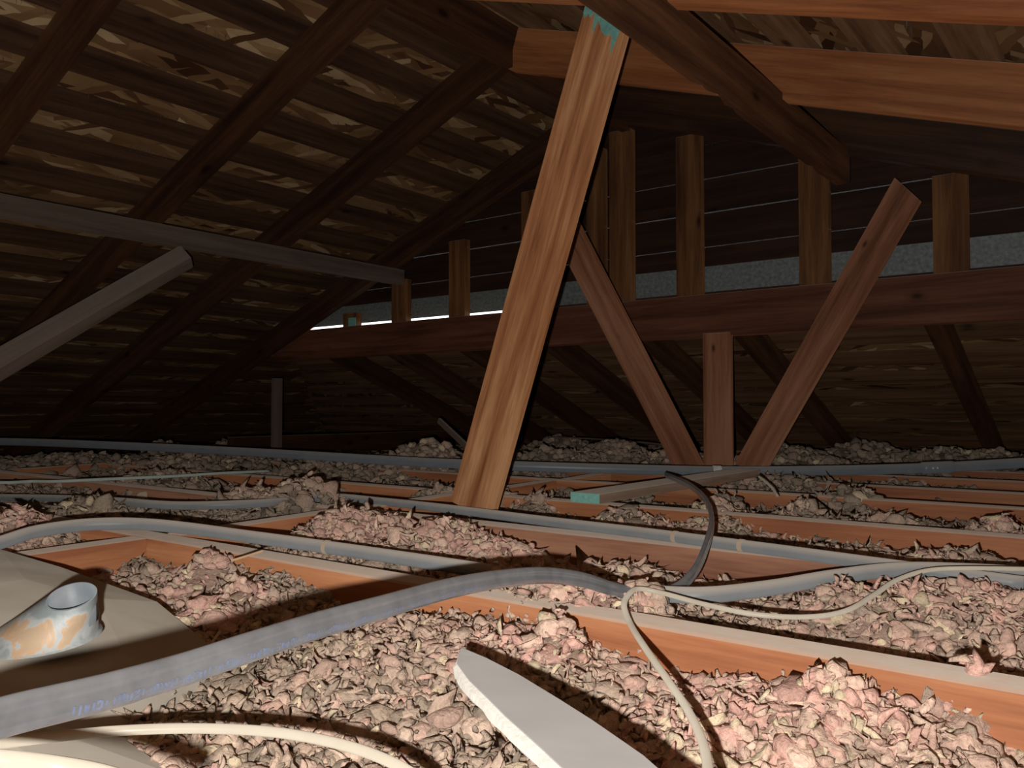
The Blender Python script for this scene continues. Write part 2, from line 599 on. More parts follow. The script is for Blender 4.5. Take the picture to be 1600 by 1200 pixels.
ylist_l = [0.33, 0.88, 1.41, 1.905, 2.47]
lab_l = {0.88: 'dark left rafter crossing the top left corner', 1.41: 'wide dark left rafter running from top centre down past the pale lath',
         1.905: 'left rafter meeting the end of the visible ridge board', 2.47: 'left gable rafter over the short studs'}
for y in ylist_l:
    x1 = xe + 0.18
    W = DL * math.cos(math.atan(SL))
    hz = DL / 2
    a = Vector((XR - 0.018, y, zl(XR - 0.018) + hz))
    c = Vector((x1, y, zl(x1) + hz))
    o = timber('rafter', a, c, W, 0.042, (0, -1, 0), M['rafter'])
    if y in lab_l:
        tag(o, lab_l[y], 'rafter', 'rafters of the left slope')
    else:
        tag(o, 'dark left rafter nearest the viewer, just off the left edge of the photograph', 'rafter', 'rafters of the left slope')
ylist_r = [0.78, 1.345, 1.93, 2.46]
lab_r = {1.345: 'bright orange rafter along the top right edge', 1.93: 'broad orange-brown rafter sloping down to the right from the ridge end',
         2.46: 'dark brown gable rafter above the tall studs'}
for y in ylist_r:
    x1 = XRW - 0.02
    W = DR * math.cos(math.atan(SR))
    hz = DR / 2
    a = Vector((XR + 0.018, y, zr_(XR + 0.018) + hz))
    c = Vector((x1, y, zr_(x1) + hz))
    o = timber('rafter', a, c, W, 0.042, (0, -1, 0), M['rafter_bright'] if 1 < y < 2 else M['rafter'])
    if y in lab_r:
        tag(o, lab_r[y], 'rafter', 'rafters of the right slope')
    else:
        tag(o, 'right rafter nearest the viewer, just above the top edge of the photograph', 'rafter', 'rafters of the right slope')

# back slope rafters
for i, (bxx, lb) in enumerate([(-3.1, 'leftmost dark back rafter, deep in the shadow'),
                               (-2.7, 'dark back rafter in deep shadow left of the big brace'),
                               (-2.27, 'faint back rafter in deep shadow right beside the big brace foot'),
                               (-1.85, 'dark back rafter dropping to the insulation right of the big brace'),
                               (-1.43, 'dark back rafter passing behind the left slanting strut'),
                               (-1.07, 'dark back rafter crossing behind the right slanting strut'),
                               (-0.49, 'rightmost dark back rafter near the right picture edge'),
                               (0.0, 'back rafter of the low slope past the right picture edge'), (0.45, 'second back rafter past the right picture edge')]):
    yend = yb - 0.15
    zh = hip_y(bxx) if False else yend
    # stop at the hip
    yhip = 9
    if bxx < xh:
        yhip = 9
    yend = min(yend, hip_y(bxx) + 10)
    a = Vector((bxx, YG - 0.01, zb(YG - 0.01) + DB / 2))
    c = Vector((bxx, yend, zb(yend) + DB / 2))
    o = timber('rafter', a, c, DB * math.cos(math.atan(SB)), 0.045, (-1, 0, 0), M['rafter'])
    tag(o, lb, 'rafter', 'rafters of the low back slope')

# header beam under the gable studs
YB = 2.60
o = timber('header_beam', (-3.45, YB, 0.512), (XRW - 0.05, YB, 0.512), 0.138, 0.075, (0, -1, 0), M['beam'])
tag(o, 'long horizontal red-brown header beam carrying the gable studs', 'beam')

# gable studs, flat 2x4
studs = [(-0.435, 'stud', 'rightmost wide stud near the right picture edge'),
         (-0.815, 'stud', 'stud under the end of the notched purlin'),
         (-1.235, 'stud', 'stud with yellow grain streaks left of centre right'),
         (-1.50, 'stud', 'stud just right of the big leaning brace'),
         (-1.615, 'stud', 'darker stud doubled behind the one beside the brace'),
         (-1.90, 'stud', 'dim stud just left of the big leaning brace'),
         (-2.28, 'stud', 'brown stud third from the left end of the beam'),
         (-2.62, 'stud', 'short stud at the tip of the pale lath'),
         (-2.94, 'stud', 'shortest stud, with mint paint on its foot'),
         (0.0, 'stud', 'stud past the right picture edge'), (0.42, 'stud', 'second stud past the right picture edge')]
for x, nm, lb in studs:
    top = min(zl(x), zr_(x)) + 0.02
    yy = 2.62 if x != -1.615 else 2.632
    t = timber('gable_stud', (x, yy, 0.581), (x, yy, top), 0.088 if x != -1.615 else 0.075, 0.038 if x != -1.615 else 0.03, (0, -1, 0), M['stud'])
    tag(t, lb, 'stud', 'studs of the gable wall')
    if x == -2.94:
        timber('painted_foot', (x + 0.02, yy - 0.0195, 0.584), (x + 0.02, yy - 0.0195, 0.625), 0.05, 0.002, (0, -1, 0), M['mint'], t, bevel=0)

# purlin with torn notches (upper right)
pr = empty('purlin', (-0.68, 1.8, 0.845))
tag(pr, 'dark notched purlin running overhead towards the gable, its sawn end showing', 'purlin')


def purlin_mesh():
    bm = bmesh.new()
    n = 90
    y0, y1 = -0.4, 2.46
    rows = []
    for i in range(n + 1):
        y = y0 + (y1 - y0) * i / n
        # torn bites in the lower left edge
        bite = 0.0
        for c, w, d in ((1.55, 0.035, 0.018), (1.62, 0.05, 0.026), (1.70, 0.03, 0.012), (2.24, 0.03, 0.010)):
            t = (y - c) / w
            if abs(t) < 1:
                bite = max(bite, d * (1 - abs(t)) * (1.0 if t < 0 else 0.8))
        xl, xr = -0.705, -0.665
        zb_, zt = 0.847, 0.94
        ring = [(xl, y, zb_ + bite), (xl + bite * 0.9 + 0.001, y, zb_ + 0.0), (xr, y, zb_), (xr, y, zt), (xl, y, zt), (xl - 0.000, y, zb_ + 0.03 + bite)]
        rows.append([bm.verts.new(p) for p in ring])
    for a, b_ in zip(rows[:-1], rows[1:]):
        for j in range(6):
            bm.faces.new((a[j], a[(j + 1) % 6], b_[(j + 1) % 6], b_[j]))
    bm.faces.new(rows[0]); bm.faces.new(rows[-1][::-1])
    bmesh.ops.recalc_face_normals(bm, faces=bm.faces)
    me = bpy.data.meshes.new('purlin')
    bm.to_mesh(me); bm.free()
    # turn so local X is the length
    R = Matrix.Rotation(math.radians(-90), 4, 'Z')
    me.transform(Matrix.Translation((0.68, -1.8, -0.845)))
    me.transform(R)
    return me


po = bpy.data.objects.new('beam', purlin_mesh())
po.data.materials.append(wood('purlin_wood', (0.032, 0.012, 0.006), (0.060, 0.023, 0.010), (0.105, 0.042, 0.018), dust=0.3))
COL.objects.link(po)
po.parent = pr
po.rotation_euler = (0, 0, math.radians(90))
for c, w in ((1.57, 0.05), (1.66, 0.06)):
    s = timber('torn_splinter', (-0.700, c - w, 0.866), (-0.698, c + w, 0.856), 0.022, 0.006, (-1, 0, -0.8), M['strut'], pr, cut0=0.03, cut1=-0.03, bevel=0.001)
    s['label'] = 'pale torn wood where the purlin is notched'

# left purlin: dusty lath
a = pX(-120, 288, -2.57); a2 = pX(622, 433, -2.57)
zc = (0.774)
o = timber('lath', (-2.49, 0.5, 0.759), (-2.49, 2.49, 0.755), 0.062, 0.038, (1, 0, 0), M['dusty'])
tag(o, 'long pale dusty horizontal lath under the left rafters, ending at a short stud', 'lath')
p1 = pD(292, 400, 2.66); p0 = pD(-150, 655, 2.02)
o = timber('diagonal_prop', p0, p1, 0.085, 0.036, (0.35, -0.8, 0.25), M['dusty'], cut1=0.04)
tag(o, 'pale dusty diagonal prop rising from the left edge to the horizontal lath', 'prop')

# ------------------------------------------------------------------ the big leaning brace and the W of struts
br = empty('leaning_brace', pD(741, 800, 1.56))
tag(br, 'large golden-orange plank leaning in the middle with mint paint on its top', 'brace')
p0 = pD(739, 796, 1.62)
p1 = pD(955, 10, 1.50)
timber('plank', p0, p1, 0.0925, 0.034, (0, -1, 0), M['brace'], br, cut1=0.075)
ax = (p1 - p0).normalized()
# mint paint brushed over the top end
fn = Vector((0, -1, 0)); fn = (fn - ax * fn.dot(ax)).normalized()
sd = fn.cross(ax)


def paint_patch():
    bm = bmesh.new()
    n = 15
    top, bot = [], []
    for i in range(n):
        t = i / (n - 1)
        s = -0.0455 + 0.091 * t
        L = (p1 - p0).length
        e = 0.075 * (s / 0.0925) if True else 0
        # the slanted end: +Y local side is longer by cut
        tt = L + e - 0.0016
        depth = 0.020 + 0.022 * abs(math.sin(i * 1.9)) + (0.02 if i % 4 == 1 else 0) + 0.012 * t
        off = fn * 0.0174
        top.append(bm.verts.new(p0 + ax * tt + sd * s + off))
        bot.append(bm.verts.new(p0 + ax * (tt - depth) + sd * s + off))
    for i in range(n - 1):
        bm.faces.new((bot[i], bot[i + 1], top[i + 1], top[i]))
    r = bmesh.ops.solidify(bm, geom=list(bm.faces), thickness=0.0008)
    bmesh.ops.recalc_face_normals(bm, faces=bm.faces)
    me = bpy.data.meshes.new('paint')
    bm.to_mesh(me); bm.free()
    return me


po = link('end_paint', paint_patch(), M['mint'], br)
po['label'] = 'mint green paint on the sawn top end'

o = timber('strut', pD(1170, 735, 2.60), pD(1419, 296, 2.30), 0.0889, 0.036, (0, -1, 0), M['strut'], cut1=0.03)
tag(o, 'right slanting strut rising free to the upper right, full of knots', 'strut')
o = timber('strut', pD(1080, 735, 2.74), pD(862, 312, 2.62), 0.0889, 0.036, (-0.05, -1, 0), M['strut'])
tag(o, 'left slanting strut leaning from the strut foot up behind the big brace', 'strut')
o = timber('post', (0, 0, 0), (0, 0, 1), 0.0889, 0.036, (0, -1, 0), M['strut'])
bpy.data.objects.remove(o)
pp = pY(1117, 735, 2.535); pt = pY(1117, 524, 2.58)
o = timber('post', (pp.x, 2.565, -0.06), (pp.x, 2.565, 0.45), 0.0889, 0.036, (0, -1, 0), M['strut'])
tag(o, 'upright reddish post between the two slanting struts under the header beam', 'post')
q = pD(432, 700, 3.6)
o = timber('post', (q.x, q.y, 0.0), (q.x, q.y, 0.335), 0.040, 0.03, (0, -1, 0), M['dusty'])
tag(o, 'thin pale upright post in the dark at the left', 'post')

# ------------------------------------------------------------------ joists
JY = [0.715, 1.15, 1.545, 1.985, 2.34, 2.72, 3.1, 3.5, 3.9]
JL = ['nearest ceiling joist, orange face and grey dusty top',
      'second ceiling joist, brown, with a grey tube along its top',
      'third ceiling joist, behind the second grey tube',
      'fourth ceiling joist from the front, orange face partly buried',
      'fifth ceiling joist from the front', 'sixth ceiling joist under the far conduit',
      'seventh joist, beyond the struts', 'eighth joist, deep under the low roof', 'last joist by the back eave']
for i, (y, lb) in enumerate(zip(JY, JL)):
    x0 = -3.6 if i < 6 else -3.3
    o = timber('ceiling_joist', (x0, y, -0.07), (XRW - 0.05, y, -0.07), 0.14, 0.040, (0, -1, 0), M['joist'] if i != 1 else M['joist_brown'], bevel=0.0025)
    tag(o, lb, 'joist', 'ceiling joists')
# blocks between the joists on the left
blk = [(-1.235, 0.05, 0.69, 'orange blocking piece at the left, beside the sheet metal hood'),
       (-1.27, 0.74, 1.125, 'orange blocking piece just behind the front grey tube'),
       (-1.30, 1.175, 1.52, 'blocking piece left of the big brace foot'),
       (-1.33, 1.57, 1.96, 'blocking piece right of the big brace foot'),
       (-1.36, 2.01, 2.315, 'blocking piece under the far conduit')]
for x, ya, yb2, lb in blk:
    o = timber('blocking', (x + 0.02, ya, -0.045), (x - 0.03, yb2, -0.045), 0.09, 0.038, (1, 0, 0), M['joist'])
    tag(o, lb, 'blocking', 'blocking between the joists')
for k_, (ya, yb2) in enumerate(((1.19, 1.50), (1.58, 1.95), (2.01, 2.31))):
    o = timber('blocking', (-2.93, ya, -0.03), (-3.0, yb2, -0.03), 0.075, 0.038, (1, 0, 0), M['joist'])
    tag(o, ['orange blocking at far left edge under the conduit', 'middle one of the three far left orange blocks',
            'furthest of the three far left orange blocks'][k_], 'blocking', 'far left blocking')
o = timber('plate', (-3.05, 2.05, 0.04), (-3.12, 3.9, 0.04), 0.09, 0.038, (1, 0, 0), M['rafter'])
tag(o, 'dark red-brown plate on edge behind the conduit, left of the big brace', 'plate')

# loose boards
pl = empty('loose_board', pZ(912, 782, 0.0))
tag(pl, 'loose board lying over the joists with a mint painted end', 'board')
a = pZ(914, 778, 0.012); c = pZ(1168, 738, 0.020)
d = (c - a).normalized()
bo = timber('plank', a, c, 0.074, 0.021, (0, 0, 1), M['loose'], pl)
e = timber('painted_end', a - d * 0.0012, a + d * 0.001, 0.0735, 0.0205, (0, 0, 1), M['mint'], pl, bevel=0)
e['label'] = 'mint green painted sawn end'
o = timber('lath', pD(686, 657, 3.3), pD(740, 708, 3.0), 0.022, 0.012, (0, -1, 0), M['dusty'])
tag(o, 'thin grey stick in the dark left of the big brace', 'stick')


# ------------------------------------------------------------------ tubes and cables
def smooth_path(pts, n=12):
    P = [Vector(p) for p in pts]
    P = [P[0] * 2 - P[1]] + P + [P[-1] * 2 - P[-2]]
    out = []
    for i in range(1, len(P) - 2):
        for k in range(n):
            t = k / n
            a, b_, c, d = P[i - 1], P[i], P[i + 1], P[i + 2]
            out.append(0.5 * ((2 * b_) + (c - a) * t + (2 * a - 5 * b_ + 4 * c - d) * t * t + (3 * b_ - a - 3 * c + d) * t ** 3))
    out.append(P[-2])
    return out


def sweep(name, pts, prof, mat, parent=None, n=12, up=Vector((0, 0, 1)), twist=0.0, origin=None):
    """prof: list of (side, up) in metres"""
    C = smooth_path(pts, n)
    o0 = Vector(origin) if origin is not None else C[len(C) // 2]
    V, F = [], []
    m = len(prof)
    for i, c in enumerate(C):
        t = (C[min(i + 1, len(C) - 1)] - C[max(i - 1, 0)]).normalized()
        s = t.cross(up(c, i / len(C)) if callable(up) else up).normalized()
        u = s.cross(t)
        a = twist * i / len(C)
        for (x, y) in prof:
            xx = x * math.cos(a) - y * math.sin(a)
            yy = x * math.sin(a) + y * math.cos(a)
            V.append(c + s * xx + u * yy - o0)
    for i in range(len(C) - 1):
        for j in range(m):
            F.append((i * m + j, i * m + (j + 1) % m, (i + 1) * m + (j + 1) % m, (i + 1) * m + j))
    F.append(tuple(range(m))[::-1])
    F.append(tuple(range((len(C) - 1) * m, len(C) * m)))
    me = bpy.data.meshes.new(name)
    me.from_pydata([tuple(v) for v in V], [], F)
    bm = bmesh.new(); bm.from_mesh(me)
    bmesh.ops.recalc_face_normals(bm, faces=bm.faces)
    bm.to_mesh(me); bm.free()
    for p in me.polygons:
        p.use_smooth = True
    o = bpy.data.objects.new(name, me)
    me.materials.append(mat)
    COL.objects.link(o)
    o.location = o0
    if parent is not None:
        o.parent = parent
        bpy.context.view_layer.update()
        o.matrix_parent_inverse = parent.matrix_world.inverted()
    return o, C


def circ(r, n=16, flat=1.0):
    return [(r * math.cos(2 * math.pi * k / n), r * flat * math.sin(2 * math.pi * k / n)) for k in range(n)]


def ring_on(name, C, i, r, L, mat, parent, flat=1.0):
    """a short sleeve round point i of path C"""
    t = (C[min(i + 1, len(C) - 1)] - C[max(i - 1, 0)]).normalized()
    return sweep(name, [C[i] - t * L / 2, C[i] - t * L * 0.2, C[i] + t * L * 0.2, C[i] + t * L / 2], circ(r, 16, flat), mat, parent, n=2)[0]


def nearest(C, px):
    best, bi = 1e9, 0
    for i, c in enumerate(C):
        d = c - CAM
        f = d.dot(FW); x = d.dot(RT)
        if f < 0.05: continue
        e = abs(x / f * 1300 + 800 - px)
        if e < best: best, bi = e, i
    return bi


# far grey conduit lying across the joists
cz = 0.0155
croot = empty('conduit', pZ(1120, 736, 0.0))
tag(croot, 'long straight blue-grey metal conduit spanning the whole attic floor', 'conduit')
cpts = [pD(*t) for t in ((-260, 690, 3.5), (0, 690, 3.3), (200, 697, 3.1), (400, 707, 2.85), (600, 719, 2.6), (720, 725, 2.5), (900, 731, 2.45),
                         (1120, 736, 2.45), (1300, 735, 2.42), (1450, 731, 2.4), (1600, 723, 2.35), (1760, 712, 2.3))]
cond, CC = sweep('tube', cpts, circ(0.0145, 20), M['conduit'], croot, n=10)
s = ring_on('clamp', CC, nearest(CC, 1120), 0.0163, 0.024, M['steel'], croot)
s['label'] = 'bright steel strap'
i = nearest(CC, 1464)
s = ring_on('coupling', CC, i, 0.0172, 0.085, M['conduit'], croot)
tt = (CC[i + 1] - CC[i]).normalized()
for sx in (-0.02, -0.008):
    cc = CC[i] + tt * sx - FW * 0.0172
    bm = bmesh.new(); bmesh.ops.create_icosphere(bm, subdivisions=2, radius=0.0028)
    me = bpy.data.meshes.new('screw'); bm.to_mesh(me); bm.free()
    so = link('screw', me, M['steel'], croot); so.location = cc - croot.location; so.matrix_parent_inverse = Matrix()

# tube on the first joist (front)
r1 = empty('grey_tube', pZ(560, 861, 0.0))
tag(r1, 'dusty grey tube arching over the nearest joist in front, left to right', 'tube')
tpts = [pD(-120, 885, 1.02), pD(0, 848, 1.08), pD(60, 830, 1.13), pD(150, 819, 1.18), pD(250, 821, 1.2), pD(400, 840, 1.17), pD(560, 862, 1.10),
        pD(740, 889, 0.995), pD(850, 907, 0.99), pD(960, 920, 0.95), pD(1085, 930, 0.885), pD(1200, 919, 0.92), pD(1300, 902, 0.97),
        pD(1400, 890, 1.0), pD(1500, 891, 1.0), pD(1600, 897, 0.985), pD(1760, 915, 0.95)]
tb, C1 = sweep('tube', tpts, circ(0.0088, 16), M['tube'], r1, n=10)
s = ring_on('tape', C1, nearest(C1[:90], 505), 0.0096, 0.006, M['tape'], r1)

# tube on the second joist
r2 = empty('grey_tube', pZ(900, 820, 0.0))
tag(r2, 'dusty grey tube along the second joist, taped once, just behind the big brace foot', 'tube')
tpts = [pZ(-200, 775, -0.03), pZ(60, 778, -0.015), pZ(176, 783, 0.005), pZ(281, 790, 0.009), pZ(412, 786, 0.009), pZ(514, 777, 0.006), pZ(600, 784, 0.006), pZ(700, 795, 0.009),
        pZ(850, 814, 0.009), pZ(1000, 832, 0.009), pZ(1200, 858, 0.009), pZ(1390, 884, 0.008), pZ(1600, 912, 0.004)]
tb2, C2 = sweep('tube', tpts, circ(0.0085, 16), M['tube'], r2, n=10)
for px_ in (1058, 1150):
    ring_on('tape', C2, nearest(C2, px_), 0.0093, 0.007, M['tape'], r2)

# pale mint cable far left
o, _ = sweep('flat_cable', [pZ(-80, 752, .012), pZ(5, 754, .012), pZ(50, 752, .01), pZ(90, 752, .012), pZ(180, 748, .014), pZ(270, 744, .014), pZ(350, 739, .012), pZ(420, 736, 0.0)],
             circ(0.0078, 10, 0.5), M['cable_mint'])
tag(o, 'flat pale mint cable half buried at the far left', 'cable')

# thick twin cable close to the lens
prof = []
for k in range(28):
    a = 2 * math.pi * k / 28
    x, y = 0.0072 * math.cos(a), 0.0043 * math.sin(a)
    if abs(x) < 0.0026:
        y *= 0.62
    prof.append((x, y))
rc = empty('thick_cable', pD(600, 950, 0.64))
tag(rc, 'thick glossy grey twin cable sweeping across the foreground and looping back', 'cable')
kp = [(-160, 1178, 0.27), (0, 1122, 0.30), (150, 1085, 0.33), (280, 1048, 0.37), (400, 1008, 0.41), (500, 976, 0.46), (600, 948, 0.52), (700, 920, 0.60),
      (780, 905, 0.67), (850, 899, 0.74), (910, 906, 0.80), (960, 921, 0.85), (1010, 930, 0.89), (1050, 924, 0.93), (1080, 900, 0.98),
      (1100, 862, 1.08), (1112, 815, 1.25), (1103, 782, 1.48), (1080, 760, 1.74), (1055, 748, 1.95), (1040, 742, 2.1)]
kpts = [pD(*t) for t in kp]


def cable_up(c, u):
    # the flat side turns from facing the lens to lying edge-on along the loop
    v = (CAM - c).normalized()
    return v if u < 0.42 else (v.lerp((RT + Vector((0, 0, 0.15))), min(1, (u - 0.42) / 0.22))).normalized()


o, CK = sweep('sheath', kpts, prof, M['cable_grey'], rc, n=12, up=cable_up)
# smeared blue lettering along the camera side of the sheath (unreadable in the photograph)
o['kind_note'] = ''
del o['kind_note']
bm = bmesh.new()
for i in range(20, 92):
    if (i * 7) % 5 in (0,):
        continue
    c = CK[i]
    t = (CK[i + 1] - CK[i - 1]).normalized()
    up = cable_up(c, i / len(CK))
    s = t.cross(up).normalized(); u = s.cross(t)
    # lower lobe of the sheath, seen from the lens
    sg = 1 if s.z < 0 else -1

    def pp_(x, off=0.00015):
        return s * x + u * (0.0043 * math.sqrt(max(0, 1 - (x / 0.0072) ** 2)) + off)
    for k in range(3):
        cc = c + t * (0.0022 * (k - 1) + 0.0006 * math.sin(i * 5.1 + k))
        w = 0.00055
        x0 = sg * (0.0030 + 0.0006 * math.sin(i * 2.3 + k)); x1 = sg * (0.0056 + 0.0005 * math.cos(i * 3.7 + k))
        q = [cc - t * w + pp_(x0), cc + t * w + pp_(x0), cc + t * w * 0.6 + pp_(x1), cc - t * w * 1.2 + pp_(x1)]
        bm.faces.new([bm.verts.new(v) for v in q])
me = bpy.data.meshes.new('print'); bm.to_mesh(me); bm.free()
po = link('printed_marks', me, M['print_blue'], rc)
po['label'] = 'faded blue printed marks'
po['kind'] = 'stuff'

# thin cream cables
wp = [pZ(1760, 893, .022), pZ(1600, 889, .022), pZ(1500, 888, .021), pZ(1445, 892, .019), pZ(1400, 907, .014), pZ(1365, 930, .010), pZ(1320, 955, .007), pZ(1260, 964, .006),
      pZ(1180, 960, .007), pZ(1100, 944, .010), pZ(1040, 928, .014), pZ(1000, 920, .018), pZ(985, 926, .019), pZ(975, 945, .014), pZ(985, 975, .006), pZ(1010, 1015, .008),
      pZ(1045, 1065, .006), pZ(1075, 1110, .004), pZ(1098, 1160, .006), pZ(1108, 1215, .010), pZ(1112, 1290, .02)]
o, _ = sweep('thin_cable', wp, circ(0.0030, 10, 0.8), M['cable_white'], n=8)
tag(o, 'thin cream cable swinging from the right edge round and down over the near joist', 'cable')
o, _ = sweep('thin_cable', [pD(-120, 1180, 0.40), pD(0, 1162, 0.43), pD(80, 1152, 0.45), pD(180, 1142, 0.47), pD(300, 1138, 0.48), pD(420, 1143, 0.48), pD(520, 1160, 0.46),
                            pD(600, 1186, 0.445), pD(660, 1222, 0.43), pD(700, 1280, 0.40)], circ(0.0033, 12, 0.85), M['cable_white'], n=8)
tag(o, 'white cable arching along the bottom left of the foreground', 'cable')
o, _ = sweep('thin_cable', [pD(-120, 1178, 0.27), pD(0, 1186, 0.28), pD(90, 1196, 0.29), pD(170, 1212, 0.29), pD(260, 1245, 0.28)], circ(0.0034, 12, 0.9), M['cable_white'], n=8)
tag(o, 'second white cable at the very bottom left corner', 'cable')
o, _ = sweep('thin_cable', [pD(1185, 744, 1.95), pD(1195, 752, 1.9), pD(1206, 762, 1.85), pD(1215, 775, 1.8)], circ(0.0028, 8), M['cable_white'], n=5)
tag(o, 'short bit of cream cable showing below the conduit strap', 'cable')
o, _ = sweep('wire', [pD(860, 683, 3.6), pD(930, 686, 3.5), pD(1000, 691, 3.4), pD(1060, 698, 3.3)], circ(0.0028, 6), M['dusty'], n=6)
tag(o, 'thin wire over the far insulation behind the left strut', 'wire')
o, _ = sweep('wire', [pD(1290, 701, 3.3), pD(1370, 704, 3.25), pD(1450, 708, 3.2), pD(1480, 712, 3.1)], circ(0.0028, 6), M['dusty'], n=6)
tag(o, 'thin wire over the far insulation below the right rafters', 'wire')

# ------------------------------------------------------------------ sheet metal hood with flaking collar
HZ = -0.03
outer = [(-330, 790), (-120, 828), (0, 858), (95, 886), (245, 940), (335, 1014), (315, 1052), (225, 1120), (196, 1156), (278, 1212), (290, 1330), (-100, 1400), (-500, 1100)]
inner = [(-230, 985), (-120, 930), (-40, 915), (40, 905), (150, 935), (190, 1010), (170, 1045), (120, 1075), (40, 1095), (20, 1120), (0, 1150), (-150, 1150), (-250, 1060)]
OZ = [.018, .018, .016, .010, -.008, -.030, -.034, -.034, -.034, -.034, -.03, .0, .018]
IZ = [.028, .028, .026, .024, .018, .004, .002, .002, .004, .004, .006, .015, .025]
OW = [pZ(x, y, z) for (x, y), z in zip(outer, OZ)]
IW = [pZ(x, y, z) for (x, y), z in zip(inner, IZ)]
hood = empty('vent_hood', pZ(60, 1000, HZ))
tag(hood, 'dusty sheet metal vent hood with a flaking painted collar at the left', 'vent hood')
bm = bmesh.new()
vo_ = [bm.verts.new(p) for p in OW]
vi_ = [bm.verts.new(p) for p in IW]
n_ = len(OW)
for i in range(n_):
    bm.faces.new((vo_[i], vo_[(i + 1) % n_], vi_[(i + 1) % n_], vi_[i]))
bm.faces.new(vi_)
# turned-down rim
dn = [bm.verts.new(p + Vector((0, 0, -0.03))) for p in OW]
for i in range(n_):
    bm.faces.new((vo_[i], dn[i], dn[(i + 1) % n_], vo_[(i + 1) % n_]))
bmesh.ops.recalc_face_normals(bm, faces=bm.faces)
me = bpy.data.meshes.new('pan'); bm.to_mesh(me); bm.free()
link('metal_pan', me, M['hood'], hood)
# collar
tilt = math.radians(24)
nv = (Vector((0, 0, 1)) * math.cos(tilt) - FW * math.sin(tilt)).normalized()
uv_ = (nv.cross(RT)).normalized()


def ringpts(c, r, n=40, t=1.0):
    tl = math.radians(5 + 19 * t)
    nn = (Vector((0, 0, 1)) * math.cos(tl) - FW * math.sin(tl)).normalized()
    uu = nn.cross(RT).normalized()
    return [c + RT * (r * math.cos(2 * math.pi * k / n)) + uu * (r * math.sin(2 * math.pi * k / n)) for k in range(n)]


ct = pD(112, 932, 0.655); cb = pD(60, 996, 0.664)
rt_, rb_ = 0.0182, 0.0425
bm = bmesh.new()
levels = [(0.0, rb_ * 1.08, 0), (0.04, rb_ * 1.04, 0), (0.06, rb_ * 0.98, 0), (0.45, None, 0), (0.9, None, 0), (1.0, rt_, 0)]
rows = []
oC = cb
for t, r, _i in levels:
    c = cb.lerp(ct, t)
    if r is None:
        r = rb_ * 0.98 * (1 - t) + rt_ * 1.02 * t
    if _i:
        c = ct - nv * (0.05 * (1 - t))
    rows.append([bm.verts.new(p - oC) for p in ringpts(c, r, 40, t)])
for a, b_ in zip(rows[:-1], rows[1:]):
    for j in range(40):
        bm.faces.new((a[j], a[(j + 1) % 40], b_[(j + 1) % 40], b_[j]))
for f in bm.faces: f.smooth = True
me = bpy.data.meshes.new('collar'); bm.to_mesh(me); bm.free()
co = link('collar', me, M['collar'])
co.parent = hood
co.location = oC - hood.location
bm = bmesh.new()
rows = [[bm.verts.new(p - oC) for p in ringpts(ct - nv * dd, rr)] for dd, rr in ((0.0, rt_), (-0.0008, rt_ * 0.97), (0.0, rt_ * 0.93), (0.022, rt_ * 0.9))]
for a, b_ in zip(rows[:-1], rows[1:]):
    for j in range(40):
        bm.faces.new((a[j], a[(j + 1) % 40], b_[(j + 1) % 40], b_[j]))
bm.faces.new(rows[-1])
for f in bm.faces: f.smooth = len(f.verts) == 4
me = bpy.data.meshes.new('lining'); bm.to_mesh(me); bm.free()
li = link('opening_lining', me, plain('blue_grey_lining', (0.17, 0.20, 0.23), (0.26, 0.28, 0.30), rough=0.5, scale=60))
li.parent = hood; li.location = oC - hood.location
li['label'] = 'blue-grey inside of the round opening'
co['label'] = 'blue-grey collar with flaking orange-backed paint and a round opening'

# ------------------------------------------------------------------ torn piece of plasterboard
left = [(716, 1022), (714, 1036), (733, 1062), (762, 1090), (790, 1118), (819, 1144), (850, 1172), (880, 1200), (960, 1275)]
right = [(722, 1012), (760, 1028), (811, 1054), (875, 1093), (924, 1124), (969, 1155), (1005, 1180), (1030, 1202), (1110, 1275)]
pb = empty('plasterboard_scrap', pZ(820, 1100, 0.03))
tag(pb, 'torn grey plasterboard scrap with a white broken edge on the near insulation', 'plasterboard')


def zt_(i): return 0.028 + 0.001 * i


Lw = [pZ(x, y, zt_(i)) for i, (x, y) in enumerate(left)]
Rw = [pZ(x, y, zt_(i)) for i, (x, y) in enumerate(right)]
bm = bmesh.new()
a = [bm.verts.new(p) for p in Lw]; b_ = [bm.verts.new(p) for p in Rw]
a2 = [bm.verts.new(p + Vector((0, 0, -0.0008))) for p in Lw]; b2 = [bm.verts.new(p + Vector((0, 0, -0.0008))) for p in Rw]
for i in range(len(a) - 1):
    bm.faces.new((a[i], a[i + 1], b_[i + 1], b_[i]))
    bm.faces.new((a2[i], b2[i], b2[i + 1], a2[i + 1]))
    bm.faces.new((a[i], a2[i], a2[i + 1], a[i + 1]))
    bm.faces.new((b_[i], b_[i + 1], b2[i + 1], b2[i]))
bm.faces.new((a[0], b_[0], b2[0], a2[0])); bm.faces.new((a[-1], a2[-1], b2[-1], b_[-1]))
bmesh.ops.recalc_face_normals(bm, faces=bm.faces)
me = bpy.data.meshes.new('face'); bm.to_mesh(me); bm.free()
link('paper_face', me, M['board_face'], pb)
